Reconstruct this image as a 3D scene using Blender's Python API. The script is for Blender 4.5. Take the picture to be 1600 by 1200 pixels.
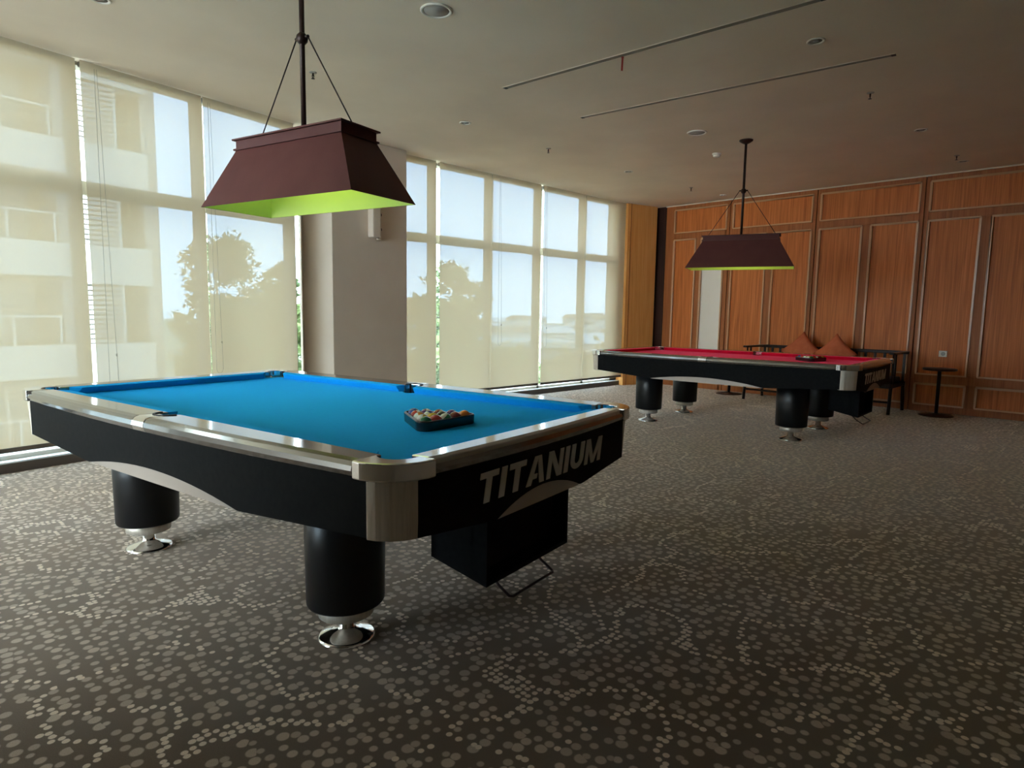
import bpy, bmesh, math, random
from mathutils import Matrix, Vector
random.seed(7)
PI = math.pi
def R(d): return math.radians(d)
for o in list(bpy.data.objects): bpy.data.objects.remove(o)
S = bpy.context.scene
COL = S.collection

# ------------------------------------------------------------------ camera
CAM_H, F_PX, PITCH, ROLL, YAW = 1.2784, 997.9, R(6.3585), R(-0.8848), R(45.0666)
def cam_axes():
    cp, sp = math.cos(PITCH), math.sin(PITCH)
    f = Vector((0, cp, -sp)); d = Vector((0, -sp, -cp)); r = Vector((1, 0, 0))
    c, s = math.cos(ROLL), math.sin(ROLL)
    right = c*r + s*d; down = -s*r + c*d
    m = Matrix.Rotation(-YAW, 3, 'Z')
    return m @ right, m @ down, m @ f
CR, CD, CF = cam_axes()
cd = bpy.data.cameras.new('camera'); cam = bpy.data.objects.new('camera', cd); COL.objects.link(cam)
cd.sensor_fit = 'HORIZONTAL'; cd.sensor_width = 36.0; cd.lens = F_PX/1600*36.0
cd.clip_start = 0.05; cd.clip_end = 2000
M3 = Matrix((CR, -CD, -CF)).transposed()
cam.matrix_world = Matrix.Translation((0, 0, CAM_H)) @ M3.to_4x4()
S.camera = cam
def ray(px, py): return ((px-800)/F_PX)*CR + ((py-600)/F_PX)*CD + CF
def onz(px, py, z):
    d = ray(px, py); return Vector((0, 0, CAM_H)) + d*((z-CAM_H)/d.z)

# ------------------------------------------------------------------ world, sun, exposure
W = bpy.data.worlds.new('sky'); S.world = W; W.use_nodes = True
nt = W.node_tree; nt.nodes.clear()
wo = nt.nodes.new('ShaderNodeOutputWorld'); bg = nt.nodes.new('ShaderNodeBackground')
tc = nt.nodes.new('ShaderNodeTexCoord'); sx = nt.nodes.new('ShaderNodeSeparateXYZ')
rp = nt.nodes.new('ShaderNodeValToRGB'); mx = nt.nodes.new('ShaderNodeMixRGB'); nz = nt.nodes.new('ShaderNodeTexNoise'); cr = nt.nodes.new('ShaderNodeValToRGB')
nt.links.new(tc.outputs['Generated'], sx.inputs[0]); nt.links.new(sx.outputs['Z'], rp.inputs[0])
e = rp.color_ramp.elements
e[0].position = 0.0; e[0].color = (0.72, 0.87, 1.0, 1)
e[1].position = 0.55; e[1].color = (0.50, 0.74, 1.0, 1)
nz.inputs['Scale'].default_value = 2.6; nz.inputs['Detail'].default_value = 5
nt.links.new(tc.outputs['Generated'], nz.inputs['Vector']); nt.links.new(nz.outputs[0], cr.inputs[0])
cr.color_ramp.elements[0].position = 0.46; cr.color_ramp.elements[1].position = 0.72
mx.inputs[2].default_value = (0.90, 0.95, 1.0, 1)
nt.links.new(cr.outputs[0], mx.inputs[0]); nt.links.new(rp.outputs[0], mx.inputs[1])
nt.links.new(mx.outputs[0], bg.inputs[0]); bg.inputs[1].default_value = 9.5
nt.links.new(bg.outputs[0], wo.inputs[0])
sl = bpy.data.lights.new('sun', 'SUN'); sl.energy = 1.2; sl.angle = R(4); sl.color = (1, 0.93, 0.82)
so = bpy.data.objects.new('sun', sl); COL.objects.link(so)
so.rotation_euler = (R(42), 0, R(-25))       # from behind the room, high
S.view_settings.view_transform = 'Standard'; S.view_settings.look = 'None'
S.view_settings.gamma = 1.0; S.view_settings.use_curve_mapping = False
S.view_settings.exposure = 1.12

# ------------------------------------------------------------------ helpers
class MB:
    def __init__(s): s.v = []; s.f = []; s.smooth = []
    def add(s, vs, fs, smooth=False, M=None):
        b = len(s.v)
        for p in vs:
            p = Vector(p); s.v.append(tuple(M @ p) if M is not None else tuple(p))
        for f in fs: s.f.append([i+b for i in f]); s.smooth.append(smooth)
        return s
    def box(s, x0, x1, y0, y1, z0, z1, M=None):
        vs = [(x, y, z) for x in (x0, x1) for y in (y0, y1) for z in (z0, z1)]
        fs = [(0,1,3,2), (4,6,7,5), (0,4,5,1), (2,3,7,6), (0,2,6,4), (1,5,7,3)]
        return s.add(vs, fs, False, M)
    def prism(s, pts, z0, z1, M=None, smooth=False):
        n = len(pts)
        vs = [(x, y, z0) for x, y in pts] + [(x, y, z1) for x, y in pts]
        s.add(vs, [tuple(range(n-1, -1, -1)), tuple(range(n, 2*n))], False, M)
        s.add(vs, [(i, (i+1) % n, (i+1) % n+n, i+n) for i in range(n)], smooth, M)
        return s
    def lathe(s, prof, n=32, M=None, smooth=True):
        vs = []; fs = []
        for r, z in prof:
            for i in range(n):
                a = 2*PI*i/n; vs.append((r*math.cos(a), r*math.sin(a), z))
        for k in range(len(prof)-1):
            for i in range(n):
                j = (i+1) % n; fs.append((k*n+i, k*n+j, (k+1)*n+j, (k+1)*n+i))
        s.add(vs, fs, smooth, M)
        if prof[0][0] > 1e-6: s.add([vs[i] for i in range(n)], [tuple(range(n-1, -1, -1))], False, M)
        if prof[-1][0] > 1e-6: s.add(vs[-n:], [tuple(range(n))], False, M)
        return s
    def tube(s, path, r, n=8, M=None, closed=False):
        P = [Vector(p) for p in path]; vs = []; fs = []; m = len(P)
        for k in range(m):
            a = P[(k-1) % m] if (k or closed) else P[0]; b = P[(k+1) % m] if (k < m-1 or closed) else P[-1]
            t = (b-a).normalized(); up = Vector((0, 0, 1)) if abs(t.z) < .95 else Vector((1, 0, 0))
            x = t.cross(up).normalized(); y = x.cross(t)
            for i in range(n):
                g = 2*PI*i/n; vs.append(P[k]+r*(math.cos(g)*x+math.sin(g)*y))
        for k in range(m if closed else m-1):
            for i in range(n):
                j = (i+1) % n; k2 = (k+1) % m
                fs.append((k*n+i, k*n+j, k2*n+j, k2*n+i))
        s.add(vs, fs, True, M)
        if not closed: s.add(vs[:n], [tuple(range(n-1, -1, -1))], False, M); s.add(vs[-n:], [tuple(range(n))], False, M)
        return s
    def sweep(s, secs, M=None, smooth=False, cap=True):
        n = len(secs[0]); vs = [p for q in secs for p in q]; fs = []
        for k in range(len(secs)-1):
            for i in range(n):
                j = (i+1) % n; fs.append((k*n+i, k*n+j, (k+1)*n+j, (k+1)*n+i))
        s.add(vs, fs, smooth, M)
        if cap: s.add(secs[0], [tuple(range(n-1, -1, -1))], False, M); s.add(secs[-1], [tuple(range(n))], False, M)
        return s
    def build(s, name, mat, parent=None, bevel=0, seg=2, fix=True):
        me = bpy.data.meshes.new(name); me.from_pydata(s.v, [], s.f); me.update()
        me.polygons.foreach_set('use_smooth', s.smooth)
        if fix:
            bm = bmesh.new(); bm.from_mesh(me); bmesh.ops.remove_doubles(bm, verts=bm.verts, dist=1e-6)
            bmesh.ops.recalc_face_normals(bm, faces=bm.faces); bm.to_mesh(me); bm.free()
        me.materials.append(mat)
        o = bpy.data.objects.new(name, me); COL.objects.link(o)
        if parent: o.parent = parent
        if bevel:
            m = o.modifiers.new('bevel', 'BEVEL'); m.width = bevel; m.segments = seg; m.limit_method = 'ANGLE'; m.angle_limit = R(35)
            m.harden_normals = False
        return o
def tag(o, label, cat, group=None, kind=None):
    o['label'] = label; o['category'] = cat
    if group: o['group'] = group
    if kind: o['kind'] = kind
    return o
def struct(o, label=None):
    o['kind'] = 'structure'
    if label: o['label'] = label
    return o
def empty(name, loc=(0,0,0), rz=0):
    o = bpy.data.objects.new(name, None); COL.objects.link(o); o.location = loc; o.rotation_euler = (0, 0, rz); o.empty_display_size = .1
    return o
def copy_tree(o, parent=None):
    c = o.copy(); COL.objects.link(c)
    if parent: c.parent = parent
    for ch in list(o.children): copy_tree(ch, c)
    return c

# ------------------------------------------------------------------ materials
def mat(name, col, rough=.5, metal=0, spec=.5, coat=0, ior=None):
    m = bpy.data.materials.new(name); m.use_nodes = True
    b = m.node_tree.nodes['Principled BSDF']
    b.inputs['Base Color'].default_value = (*col, 1); b.inputs['Roughness'].default_value = rough
    b.inputs['Metallic'].default_value = metal; b.inputs['Specular IOR Level'].default_value = spec
    b.inputs['Coat Weight'].default_value = coat; b.inputs['Coat Roughness'].default_value = .04
    if ior: b.inputs['IOR'].default_value = ior
    return m
def N(m, t, **kw):
    n = m.node_tree.nodes.new(t)
    for k, v in kw.items(): setattr(n, k, v)
    return n
def L(m, a, b): m.node_tree.links.new(a, b)
def bsdf(m): return m.node_tree.nodes['Principled BSDF']
def ramp(m, stops):
    r = N(m, 'ShaderNodeValToRGB'); el = r.color_ramp.elements
    while len(el) < len(stops): el.new(.5)
    for e, (p, c) in zip(el, stops): e.position = p; e.color = (*c, 1)
    return r
def noisy(name, c1, c2, scale, rough=.5, bump=0, detail=4, stretch=(1,1,1), **kw):
    m = mat(name, c1, rough, **kw); t = N(m, 'ShaderNodeTexCoord'); mp = N(m, 'ShaderNodeMapping'); mp.inputs['Scale'].default_value = stretch
    n = N(m, 'ShaderNodeTexNoise'); n.inputs['Scale'].default_value = scale; n.inputs['Detail'].default_value = detail
    L(m, t.outputs['Object'], mp.inputs[0]); L(m, mp.outputs[0], n.inputs['Vector'])
    r = ramp(m, [(.3, c1), (.7, c2)]); L(m, n.outputs[0], r.inputs[0]); L(m, r.outputs[0], bsdf(m).inputs['Base Color'])
    if bump:
        b = N(m, 'ShaderNodeBump'); b.inputs['Strength'].default_value = bump; b.inputs['Distance'].default_value = .02
        L(m, n.outputs[0], b.inputs['Height']); L(m, b.outputs[0], bsdf(m).inputs['Normal'])
    return m
def wood(name, c1, c2, c3, rough=.35, coat=.3):
    m = mat(name, c1, rough, coat=coat, spec=.22); t = N(m, 'ShaderNodeTexCoord'); mp = N(m, 'ShaderNodeMapping')
    mp.inputs['Scale'].default_value = (14, 14, .55)
    n = N(m, 'ShaderNodeTexNoise'); n.inputs['Scale'].default_value = 2.2; n.inputs['Detail'].default_value = 6; n.inputs['Distortion'].default_value = .6
    L(m, t.outputs['Object'], mp.inputs[0]); L(m, mp.outputs[0], n.inputs['Vector'])
    n2 = N(m, 'ShaderNodeTexNoise'); n2.inputs['Scale'].default_value = 1.1; n2.inputs['Detail'].default_value = 2
    mp2 = N(m, 'ShaderNodeMapping'); mp2.inputs['Scale'].default_value = (60, 60, 1.2); L(m, t.outputs['Object'], mp2.inputs[0]); L(m, mp2.outputs[0], n2.inputs['Vector'])
    a = N(m, 'ShaderNodeMath', operation='MULTIPLY_ADD'); a.inputs[1].default_value = .45; L(m, n2.outputs[0], a.inputs[0])
    b = N(m, 'ShaderNodeMath', operation='MULTIPLY'); b.inputs[1].default_value = .55; L(m, n.outputs[0], b.inputs[0]); L(m, b.outputs[0], a.inputs[2])
    r = ramp(m, [(.34, c1), (.5, c2), (.66, c3)]); L(m, a.outputs[0], r.inputs[0]); L(m, r.outputs[0], bsdf(m).inputs['Base Color'])
    return m
def emit(name, col, s):
    m = bpy.data.materials.new(name); m.use_nodes = True; nt = m.node_tree; nt.nodes.clear()
    o = nt.nodes.new('ShaderNodeOutputMaterial'); e = nt.nodes.new('ShaderNodeEmission'); e.inputs[0].default_value = (*col, 1); e.inputs[1].default_value = s
    nt.links.new(e.outputs[0], o.inputs[0]); return m

def carpet():
    m = mat('carpet_dots', (.05, .04, .035), .95, spec=.1); t = N(m, 'ShaderNodeTexCoord')
    def math_(op, a, b=None, c=None):
        n = N(m, 'ShaderNodeMath', operation=op)
        for i, x in enumerate((a, b, c)):
            if x is None: continue
            if isinstance(x, (int, float)): n.inputs[i].default_value = x
            else: L(m, x, n.inputs[i])
        return n.outputs[0]
    def contour(vec, width):       # 1 close to the edges of large warped cells
        n = N(m, 'ShaderNodeTexNoise'); n.inputs['Scale'].default_value = 2.3; n.inputs['Detail'].default_value = 0
        L(m, vec, n.inputs['Vector'])
        w = N(m, 'ShaderNodeVectorMath', operation='MULTIPLY_ADD'); w.inputs[1].default_value = (.75, .75, 0)
        L(m, n.outputs['Color'], w.inputs[0]); L(m, vec, w.inputs[2])
        v = N(m, 'ShaderNodeTexVoronoi', voronoi_dimensions='2D', feature='DISTANCE_TO_EDGE'); v.inputs['Scale'].default_value = 2.1
        L(m, w.outputs[0], v.inputs['Vector'])
        return math_('LESS_THAN', v.outputs['Distance'], width)
    def dots(scale, rmin, rmax, rnd, squash=1.0):
        mp = N(m, 'ShaderNodeMapping'); mp.inputs['Scale'].default_value = (scale, scale*squash, scale)
        L(m, t.outputs['Object'], mp.inputs[0])
        v = N(m, 'ShaderNodeTexVoronoi', voronoi_dimensions='2D'); v.inputs['Scale'].default_value = 1; v.inputs['Randomness'].default_value = rnd
        L(m, mp.outputs[0], v.inputs['Vector'])
        back = N(m, 'ShaderNodeVectorMath', operation='SCALE'); back.inputs['Scale'].default_value = 1/scale
        L(m, v.outputs['Position'], back.inputs[0])
        sc = N(m, 'ShaderNodeSeparateColor'); L(m, v.outputs['Color'], sc.inputs[0])
        rad = math_('MULTIPLY_ADD', sc.outputs[0], rmax-rmin, rmin)
        edge = N(m, 'ShaderNodeMapRange'); L(m, v.outputs['Distance'], edge.inputs['Value'])
        L(m, math_('SUBTRACT', rad, .05), edge.inputs['From Min']); L(m, math_('ADD', rad, .05), edge.inputs['From Max'])
        edge.inputs['To Min'].default_value = 1; edge.inputs['To Max'].default_value = 0
        return edge.outputs[0], back.outputs[0], sc.outputs[1]
    d1, p1, c1 = dots(21, .22, .42, .72)
    d2, p2, c2 = dots(38, .36, .44, .45)
    near = contour(p2, .030)
    far = math_('SUBTRACT', 1, contour(p1, .062))
    big = math_('MULTIPLY', d1, far); small = math_('MULTIPLY', d2, near)
    # fibre noise
    fn = N(m, 'ShaderNodeTexNoise'); fn.inputs['Scale'].default_value = 420; fn.inputs['Detail'].default_value = 2
    L(m, t.outputs['Object'], fn.inputs['Vector'])
    gn = N(m, 'ShaderNodeTexNoise'); gn.inputs['Scale'].default_value = 1.6; gn.inputs['Detail'].default_value = 2; L(m, t.outputs['Object'], gn.inputs['Vector'])
    base = ramp(m, [(.35, (.195, .145, .108)), (.65, (.195, .160, .132))]); L(m, gn.outputs[0], base.inputs[0])
    dcol = ramp(m, [(0, (.52, .425, .34)), (1, (.70, .585, .475))]); L(m, c1, dcol.inputs[0])
    m1 = N(m, 'ShaderNodeMixRGB'); L(m, big, m1.inputs[0]); L(m, base.outputs[0], m1.inputs[1]); L(m, dcol.outputs[0], m1.inputs[2])
    m2 = N(m, 'ShaderNodeMixRGB'); L(m, small, m2.inputs[0]); L(m, m1.outputs[0], m2.inputs[1]); m2.inputs[2].default_value = (.95, .82, .68, 1)
    fr = ramp(m, [(.3, (.72, .72, .72)), (.7, (1.15, 1.15, 1.15))]); L(m, fn.outputs[0], fr.inputs[0])
    m3 = N(m, 'ShaderNodeMixRGB', blend_type='MULTIPLY'); m3.inputs[0].default_value = 1; L(m, m2.outputs[0], m3.inputs[1]); L(m, fr.outputs[0], m3.inputs[2])
    L(m, m3.outputs[0], bsdf(m).inputs['Base Color'])
    b = N(m, 'ShaderNodeBump'); b.inputs['Strength'].default_value = .35; b.inputs['Distance'].default_value = .004
    L(m, fn.outputs[0], b.inputs['Height']); L(m, b.outputs[0], bsdf(m).inputs['Normal'])
    return m
def blind_fabric():
    m = bpy.data.materials.new('blind_fabric'); m.use_nodes = True; nt = m.node_tree; nt.nodes.clear()
    o = nt.nodes.new('ShaderNodeOutputMaterial'); tr = nt.nodes.new('ShaderNodeBsdfTransparent'); tl = nt.nodes.new('ShaderNodeBsdfTranslucent'); df = nt.nodes.new('ShaderNodeBsdfDiffuse')
    tr.inputs[0].default_value = (.56, .76, 1, 1); tl.inputs[0].default_value = (.95, .70, .42, 1); df.inputs[0].default_value = (.75, .66, .50, 1)
    tc = nt.nodes.new('ShaderNodeTexCoord'); w = nt.nodes.new('ShaderNodeTexNoise'); w.inputs['Scale'].default_value = 3
    mp = nt.nodes.new('ShaderNodeMapping'); mp.inputs['Scale'].default_value = (6, 6, .3)
    nt.links.new(tc.outputs['Object'], mp.inputs[0]); nt.links.new(mp.outputs[0], w.inputs['Vector'])
    r = nt.nodes.new('ShaderNodeMapRange'); r.inputs['To Min'].default_value = .034; r.inputs['To Max'].default_value = .041
    nt.links.new(w.outputs[0], r.inputs[0])
    m1 = nt.nodes.new('ShaderNodeMixShader'); m1.inputs[0].default_value = .89
    nt.links.new(tl.outputs[0], m1.inputs[1]); nt.links.new(df.outputs[0], m1.inputs[2])
    m2 = nt.nodes.new('ShaderNodeMixShader'); nt.links.new(r.outputs[0], m2.inputs[0])
    nt.links.new(m1.outputs[0], m2.inputs[1]); nt.links.new(tr.outputs[0], m2.inputs[2]); nt.links.new(m2.outputs[0], o.inputs[0])
    return m
def pane_glass():
    m = bpy.data.materials.new('pane_glass'); m.use_nodes = True; nt = m.node_tree; nt.nodes.clear()
    o = nt.nodes.new('ShaderNodeOutputMaterial'); tr = nt.nodes.new('ShaderNodeBsdfTransparent'); g = nt.nodes.new('ShaderNodeBsdfGlossy')
    tr.inputs[0].default_value = (.93, .97, .97, 1); g.inputs['Roughness'].default_value = .02
    m1 = nt.nodes.new('ShaderNodeMixShader'); m1.inputs[0].default_value = .05
    nt.links.new(tr.outputs[0], m1.inputs[1]); nt.links.new(g.outputs[0], m1.inputs[2]); nt.links.new(m1.outputs[0], o.inputs[0]); return m

MT = {}
MT['carpet'] = carpet()
MT['ceiling'] = noisy('ceiling_paint', (.82, .68, .53), (.90, .76, .60), 1.3, .9, bump=.7, detail=3, spec=.2)
MT['plaster'] = noisy('column_paint', (.80, .66, .53), (.85, .71, .58), 2.5, .8, detail=3, spec=.2)
MT['wall'] = noisy('wall_paint', (.36, .31, .26), (.40, .34, .29), 2, .8)
MT['wood'] = wood('panel_veneer', (.46, .115, .022), (.63, .178, .038), (.76, .235, .060), .45, .0)
MT['stile'] = wood('stile_veneer', (.31, .095, .026), (.42, .130, .036), (.48, .160, .048), .45, .0)
MT['mould'] = mat('moulding_varnish', (.70, .37, .18), .25, spec=.5)
MT['shadedwood'] = wood('shaded_reveal', (.030, .010, .008), (.045, .016, .010), (.06, .022, .014), .5, .0)  # corner shade put into the wood colour
MT['litwood'] = wood('lit_veneer', (.80, .34, .085), (.90, .43, .12), (.94, .50, .17), .4, .1)  # veneer lightened to stand in for strong light on the pier
MT['palepanel'] = noisy('pale_panel', (.88, .76, .62), (.92, .82, .70), .8, .4)
MT['kerb'] = mat('kerb_paint', (.10, .075, .06), .45)
MT['sill'] = mat('sill_stone', (.85, .87, .88), .18, spec=.6)
MT['frame'] = mat('window_frame', (.34, .29, .23), .5)
MT['fabric'] = blind_fabric()
MT['glass'] = pane_glass()
MT['bar'] = mat('blind_bar', (.14, .115, .095), .5)
MT['cord'] = mat('blind_cord', (.45, .38, .28), .6)
MT['black'] = noisy('black_laminate', (.006, .006, .007), (.010, .010, .010), 40, .55, spec=.05)
MT['legblack'] = mat('leg_black', (.006, .006, .007), .35, spec=.4)
MT['gloss'] = mat('rail_gloss', (.34, .33, .32), .10, metal=.88)
MT['chrome'] = noisy('chrome', (.80, .80, .80), (.86, .85, .84), 3, .10, metal=1.0)
MT['brushed'] = noisy('brushed_metal', (.62, .54, .45), (.76, .68, .58), 6, .45, metal=.45, stretch=(18, 18, .6))
MT['silver'] = mat('silver_laminate', (.46, .38, .32), .42, metal=.25)
MT['letters'] = mat('lettering_silver', (.66, .61, .56), .5, metal=.1)
MT['blue'] = noisy('blue_cloth', (.006, .38, .86), (.008, .41, .90), 60, .95, spec=.08)
MT['red'] = noisy('red_cloth', (.80, .008, .05), (.84, .012, .06), 60, .95, spec=.08)
MT['leather'] = mat('pocket_leather', (.006, .006, .007), .5)
MT['shade'] = noisy('shade_brown', (.110, .033, .030), (.128, .041, .036), 8, .5, spec=.2)
MT['shadein'] = mat('shade_inside', (.68, .78, .18), .45)
MT['rod'] = mat('rod_bronze', (.045, .022, .018), .4, metal=.5)
MT['plastic'] = mat('rack_plastic', (.008, .008, .010), .22, spec=.6)
MT['white'] = mat('white_plastic', (.80, .72, .62), .5, spec=.25)
MT['grille'] = mat('speaker_grille', (.42, .38, .33), .7)
MT['dark'] = mat('dark_void', (.02, .018, .016), .6)
MT['slot'] = mat('slot_dark', (.30, .25, .20), .8, spec=.1)
MT['redtag'] = mat('red_ribbon', (.30, .02, .012), .6)
MT['bench'] = wood('bench_stain', (.016, .008, .006), (.024, .012, .009), (.034, .017, .012), .35, .2)
MT['seatpad'] = mat('seat_leather', (.014, .012, .012), .5)
MT['pillow'] = noisy('rust_fabric', (.62, .15, .065), (.70, .19, .085), 14, .9, bump=.2, spec=.1)
MT['facade'] = noisy('facade_paint', (.50, .46, .39), (.55, .51, .44), .4, .85)
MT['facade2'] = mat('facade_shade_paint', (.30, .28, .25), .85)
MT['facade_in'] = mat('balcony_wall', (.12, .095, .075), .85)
MT['bglass'] = mat('building_glass', (.10, .12, .12), .15)
MT['louvre'] = mat('louvre_metal', (.36, .34, .30), .6)
MT['leaf'] = noisy('leaf_green', (.045, .075, .020), (.13, .16, .045), .9, .8)
MT['bark'] = mat('bark', (.10, .07, .05), .9)
MT['ground'] = noisy('city_ground', (.16, .20, .09), (.34, .30, .22), .03, .95, detail=8)
MT['roof'] = noisy('roof_tile', (.30, .17, .11), (.42, .30, .22), .3, .9)
MT['hwall'] = noisy('house_wall', (.55, .53, .49), (.72, .70, .66), .2, .9)

b_ = bsdf(MT['carpet']); b_.inputs['Sheen Weight'].default_value = .9; b_.inputs['Sheen Roughness'].default_value = .30; b_.inputs['Sheen Tint'].default_value = (1, .78, .60, 1)
b_ = bsdf(MT['blue']); b_.inputs['Sheen Weight'].default_value = .6; b_.inputs['Sheen Roughness'].default_value = .4; b_.inputs['Sheen Tint'].default_value = (.03, .48, 1, 1)
b_ = bsdf(MT['red']); b_.inputs['Sheen Weight'].default_value = .6; b_.inputs['Sheen Roughness'].default_value = .4; b_.inputs['Sheen Tint'].default_value = (1, .12, .22, 1)
# ------------------------------------------------------------------ room shell
CEIL = 3.23
AW = R(10.7063); DW = 5.8531              # left window run: direction and distance
UL = Vector((math.cos(AW), math.sin(AW), 0)); NL = Vector((-math.sin(AW), math.cos(AW), 0))
ML = Matrix(((UL.x, NL.x, 0, 0), (UL.y, NL.y, 0, 0), (0, 0, 1, 0), (0, 0, 0, 1)))    # (u, n, z) -> world
YR = 6.789; XW = 10.333
Y0 = -3.0
PL = ML @ Vector((-.70, DW+.30, 0))       # start of an unseen bay, added to bring in more daylight
P2 = Vector((-8.2, 6.5, 0)); P3 = Vector((-8.2, .6, 0))
bend = Vector((4.55, YR+.32, 0)); XL = -.80
outline = [(P3.x, P3.y), (XL, P3.y), (XL, Y0), (XW+.25, Y0), (XW+.25, YR+.32), (bend.x, bend.y), (PL.x, PL.y), (P2.x, P2.y)]
struct(MB().prism(outline, -.30, 0).build('floor', MT['carpet']), 'brown carpet patterned with taupe dots and light dotted curls')
struct(MB().prism(outline, CEIL, CEIL+.35).build('ceiling', MT['ceiling']), 'warm white plastered ceiling')
struct(MB().box(XL-.15, XW+.25, Y0-.2, Y0, 0, CEIL).build('wall_back', MT['wall']))
struct(MB().box(XL-.15, XL, Y0, 2.5, 0, CEIL).build('wall_light_block', MT['wall']))  # unseen partition, added to keep the bay daylight off the near floor
struct(MB().box(P3.x, XL-.15, P3.y-.15, P3.y, 0, CEIL).build('added_bay_wall', MT['wall']))  # closes the added, unseen bay
# wood wall
wr = struct(MB().box(XW+.035, XW+.25, Y0, 6.60, 0, CEIL).build('wall_right', MT['stile']), 'dark wood panelled wall with varnished mouldings')
def frame_strip(mb, y0, y1, z0, z1, w=.024, t=.022, x=XW):
    # mitred moulding: profile runs round the panel, proud of the stile
    for (a, b, c, d) in ((y0, y1, z0, z0+w), (y0, y1, z1-w, z1), (y0, y0+w, z0+w, z1-w), (y1-w, y1, z0+w, z1-w)):
        mb.box(x-t, x+.03, a, b, c, d)
def panel(y0, y1, z0, z1, m='wood'):
    p = MB().box(XW+.018, XW+.04, y0+.015, y1-.015, z0+.015, z1-.015).build('panel', MT[m], wr)
    f = MB(); frame_strip(f, y0, y1, z0, z1); f.build('moulding', MT['mould'], p, bevel=.007, seg=2)
    return p
def board(y0, y1, z0, z1, t=0):
    return MB().box(XW-t, XW+.04, y0, y1, z0, z1).build('stile', MT['stile'], wr, bevel=.003, seg=1)
mods = [6.42, 5.19, 3.79, 2.365, .945, -.475, -1.895, -3.0]
for i in range(len(mods)-1):
    b, a = mods[i], mods[i+1]
    if i == 0: lows = [(5.80, 6.24), (5.27, 5.70)]; top = (5.24, 6.24)
    elif i == 6: lows = [(a+.07, b-.055)]; top = (a+.07, b-.055)
    else:
        mid = (a+b)/2; lows = [(a+.055, mid-.055), (mid+.055, b-.055)]; top = (a+.055, b-.055)
    g = .007
    # stiles and rails with a groove between neighbouring modules
    board(a+g, lows[0][0] if i else 5.27, 0, CEIL)
    board(lows[-1][1] if i else 6.24, b-g, 0, CEIL)
    ya, yb = (a+g+.04, b-g-.04)
    lo, hi = (top[0], top[1])
    for (z0, z1) in ((3.155, CEIL), (2.63, 2.73), (.40, .508), (0, .09)): board(lo, hi, z0, z1)
    if len(lows) == 2:
        m0, m1 = (lows[0][1], lows[1][0]) if lows[0][1] < lows[1][0] else (lows[1][1], lows[0][0])
        board(m0, m1, .508, 2.63); board(m0, m1, .09, .40)
    panel(top[0], top[1], 2.73, 3.155)
    for k, (p0, p1) in enumerate(lows):
        pp = panel(p0, p1, .508, 2.63, 'palepanel' if (i == 0 and k == 1) else 'wood')
        if i == 0 and k == 1: pp['label'] = 'pale grey panel among the wood panels'
        panel(p0, p1, .09, .40)
struct(MB().box(XW+.03, XW+.25, 6.42, 7.1, 0, CEIL).box(XW+.0, XW+.04, 6.42, 6.44, 0, CEIL).build('trim_1', MT['shadedwood']), 'reveal in the corner beside the wood wall, its shade painted dark brown')
struct(MB().prism([(9.60, 6.74), (10.27, 6.57), (10.31, 6.75), (10.6, 7.1), (9.60, 7.1)], 0, CEIL).build('wall_pier', MT['litwood']), 'orange wood pier with painted-in brightness between the blinds and the wood wall')
MB().box(9.66, 9.668, 6.710, 6.718, 0, CEIL).build('edge_strip', MT['stile'], bpy.data.objects['wall_pier'])
struct(MB().box(XW-.02, XW+.03, 0.5, 6.42, CEIL-.018, CEIL-.002).build('trim_2', MT['ceiling']))

# column
colpts = [(3.72, 6.595), (4.78, 6.655), (4.86, 7.2), (3.70, 7.2), (3.50, 6.876)]
column = struct(MB().prism(colpts, 0, CEIL).build('wall_column', MT['plaster'], bevel=.006), 'beige painted column between the two window runs')

# ------------------------------------------------------------------ windows and blinds
ZS, ZT0, ZT1 = .085, 2.19, 2.30
def window(n, M, u0, u1, nf, mull, kerb=True):
    """one bay: u0..u1, nf = front plane of the frames, mull = right-hand mullion (ul, ur) or None"""
    w = struct(MB().box(u0, u1, nf, nf+.13, ZS, ZS+.035, M).box(u0, u1, nf, nf+.13, CEIL-.03, CEIL, M).build('window_%d' % n, MT['frame']))
    if mull:
        mm = MB().box(mull[0], mull[1], nf, nf+.14, ZS, CEIL, M)
        if n == 5: mm.box(mull[0], mull[0]+.014, nf-.055, nf, ZS, CEIL, M)      # added fin, keeps side light off the back of the blind
        mm.build('mullion', MT['frame'], w)
    MB().box(u0, (mull[0] if mull else u1), nf+.01, nf+.10, ZT0, ZT1, M).build('transom', MT['frame'], w)
    for z0, z1 in ((ZS+.035, ZT0), (ZT1, CEIL-.03)):
        MB().box(u0, (mull[0] if mull else u1), nf+.072, nf+.078, z0, z1, M).build('pane', MT['glass'], w)
    return w
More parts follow.
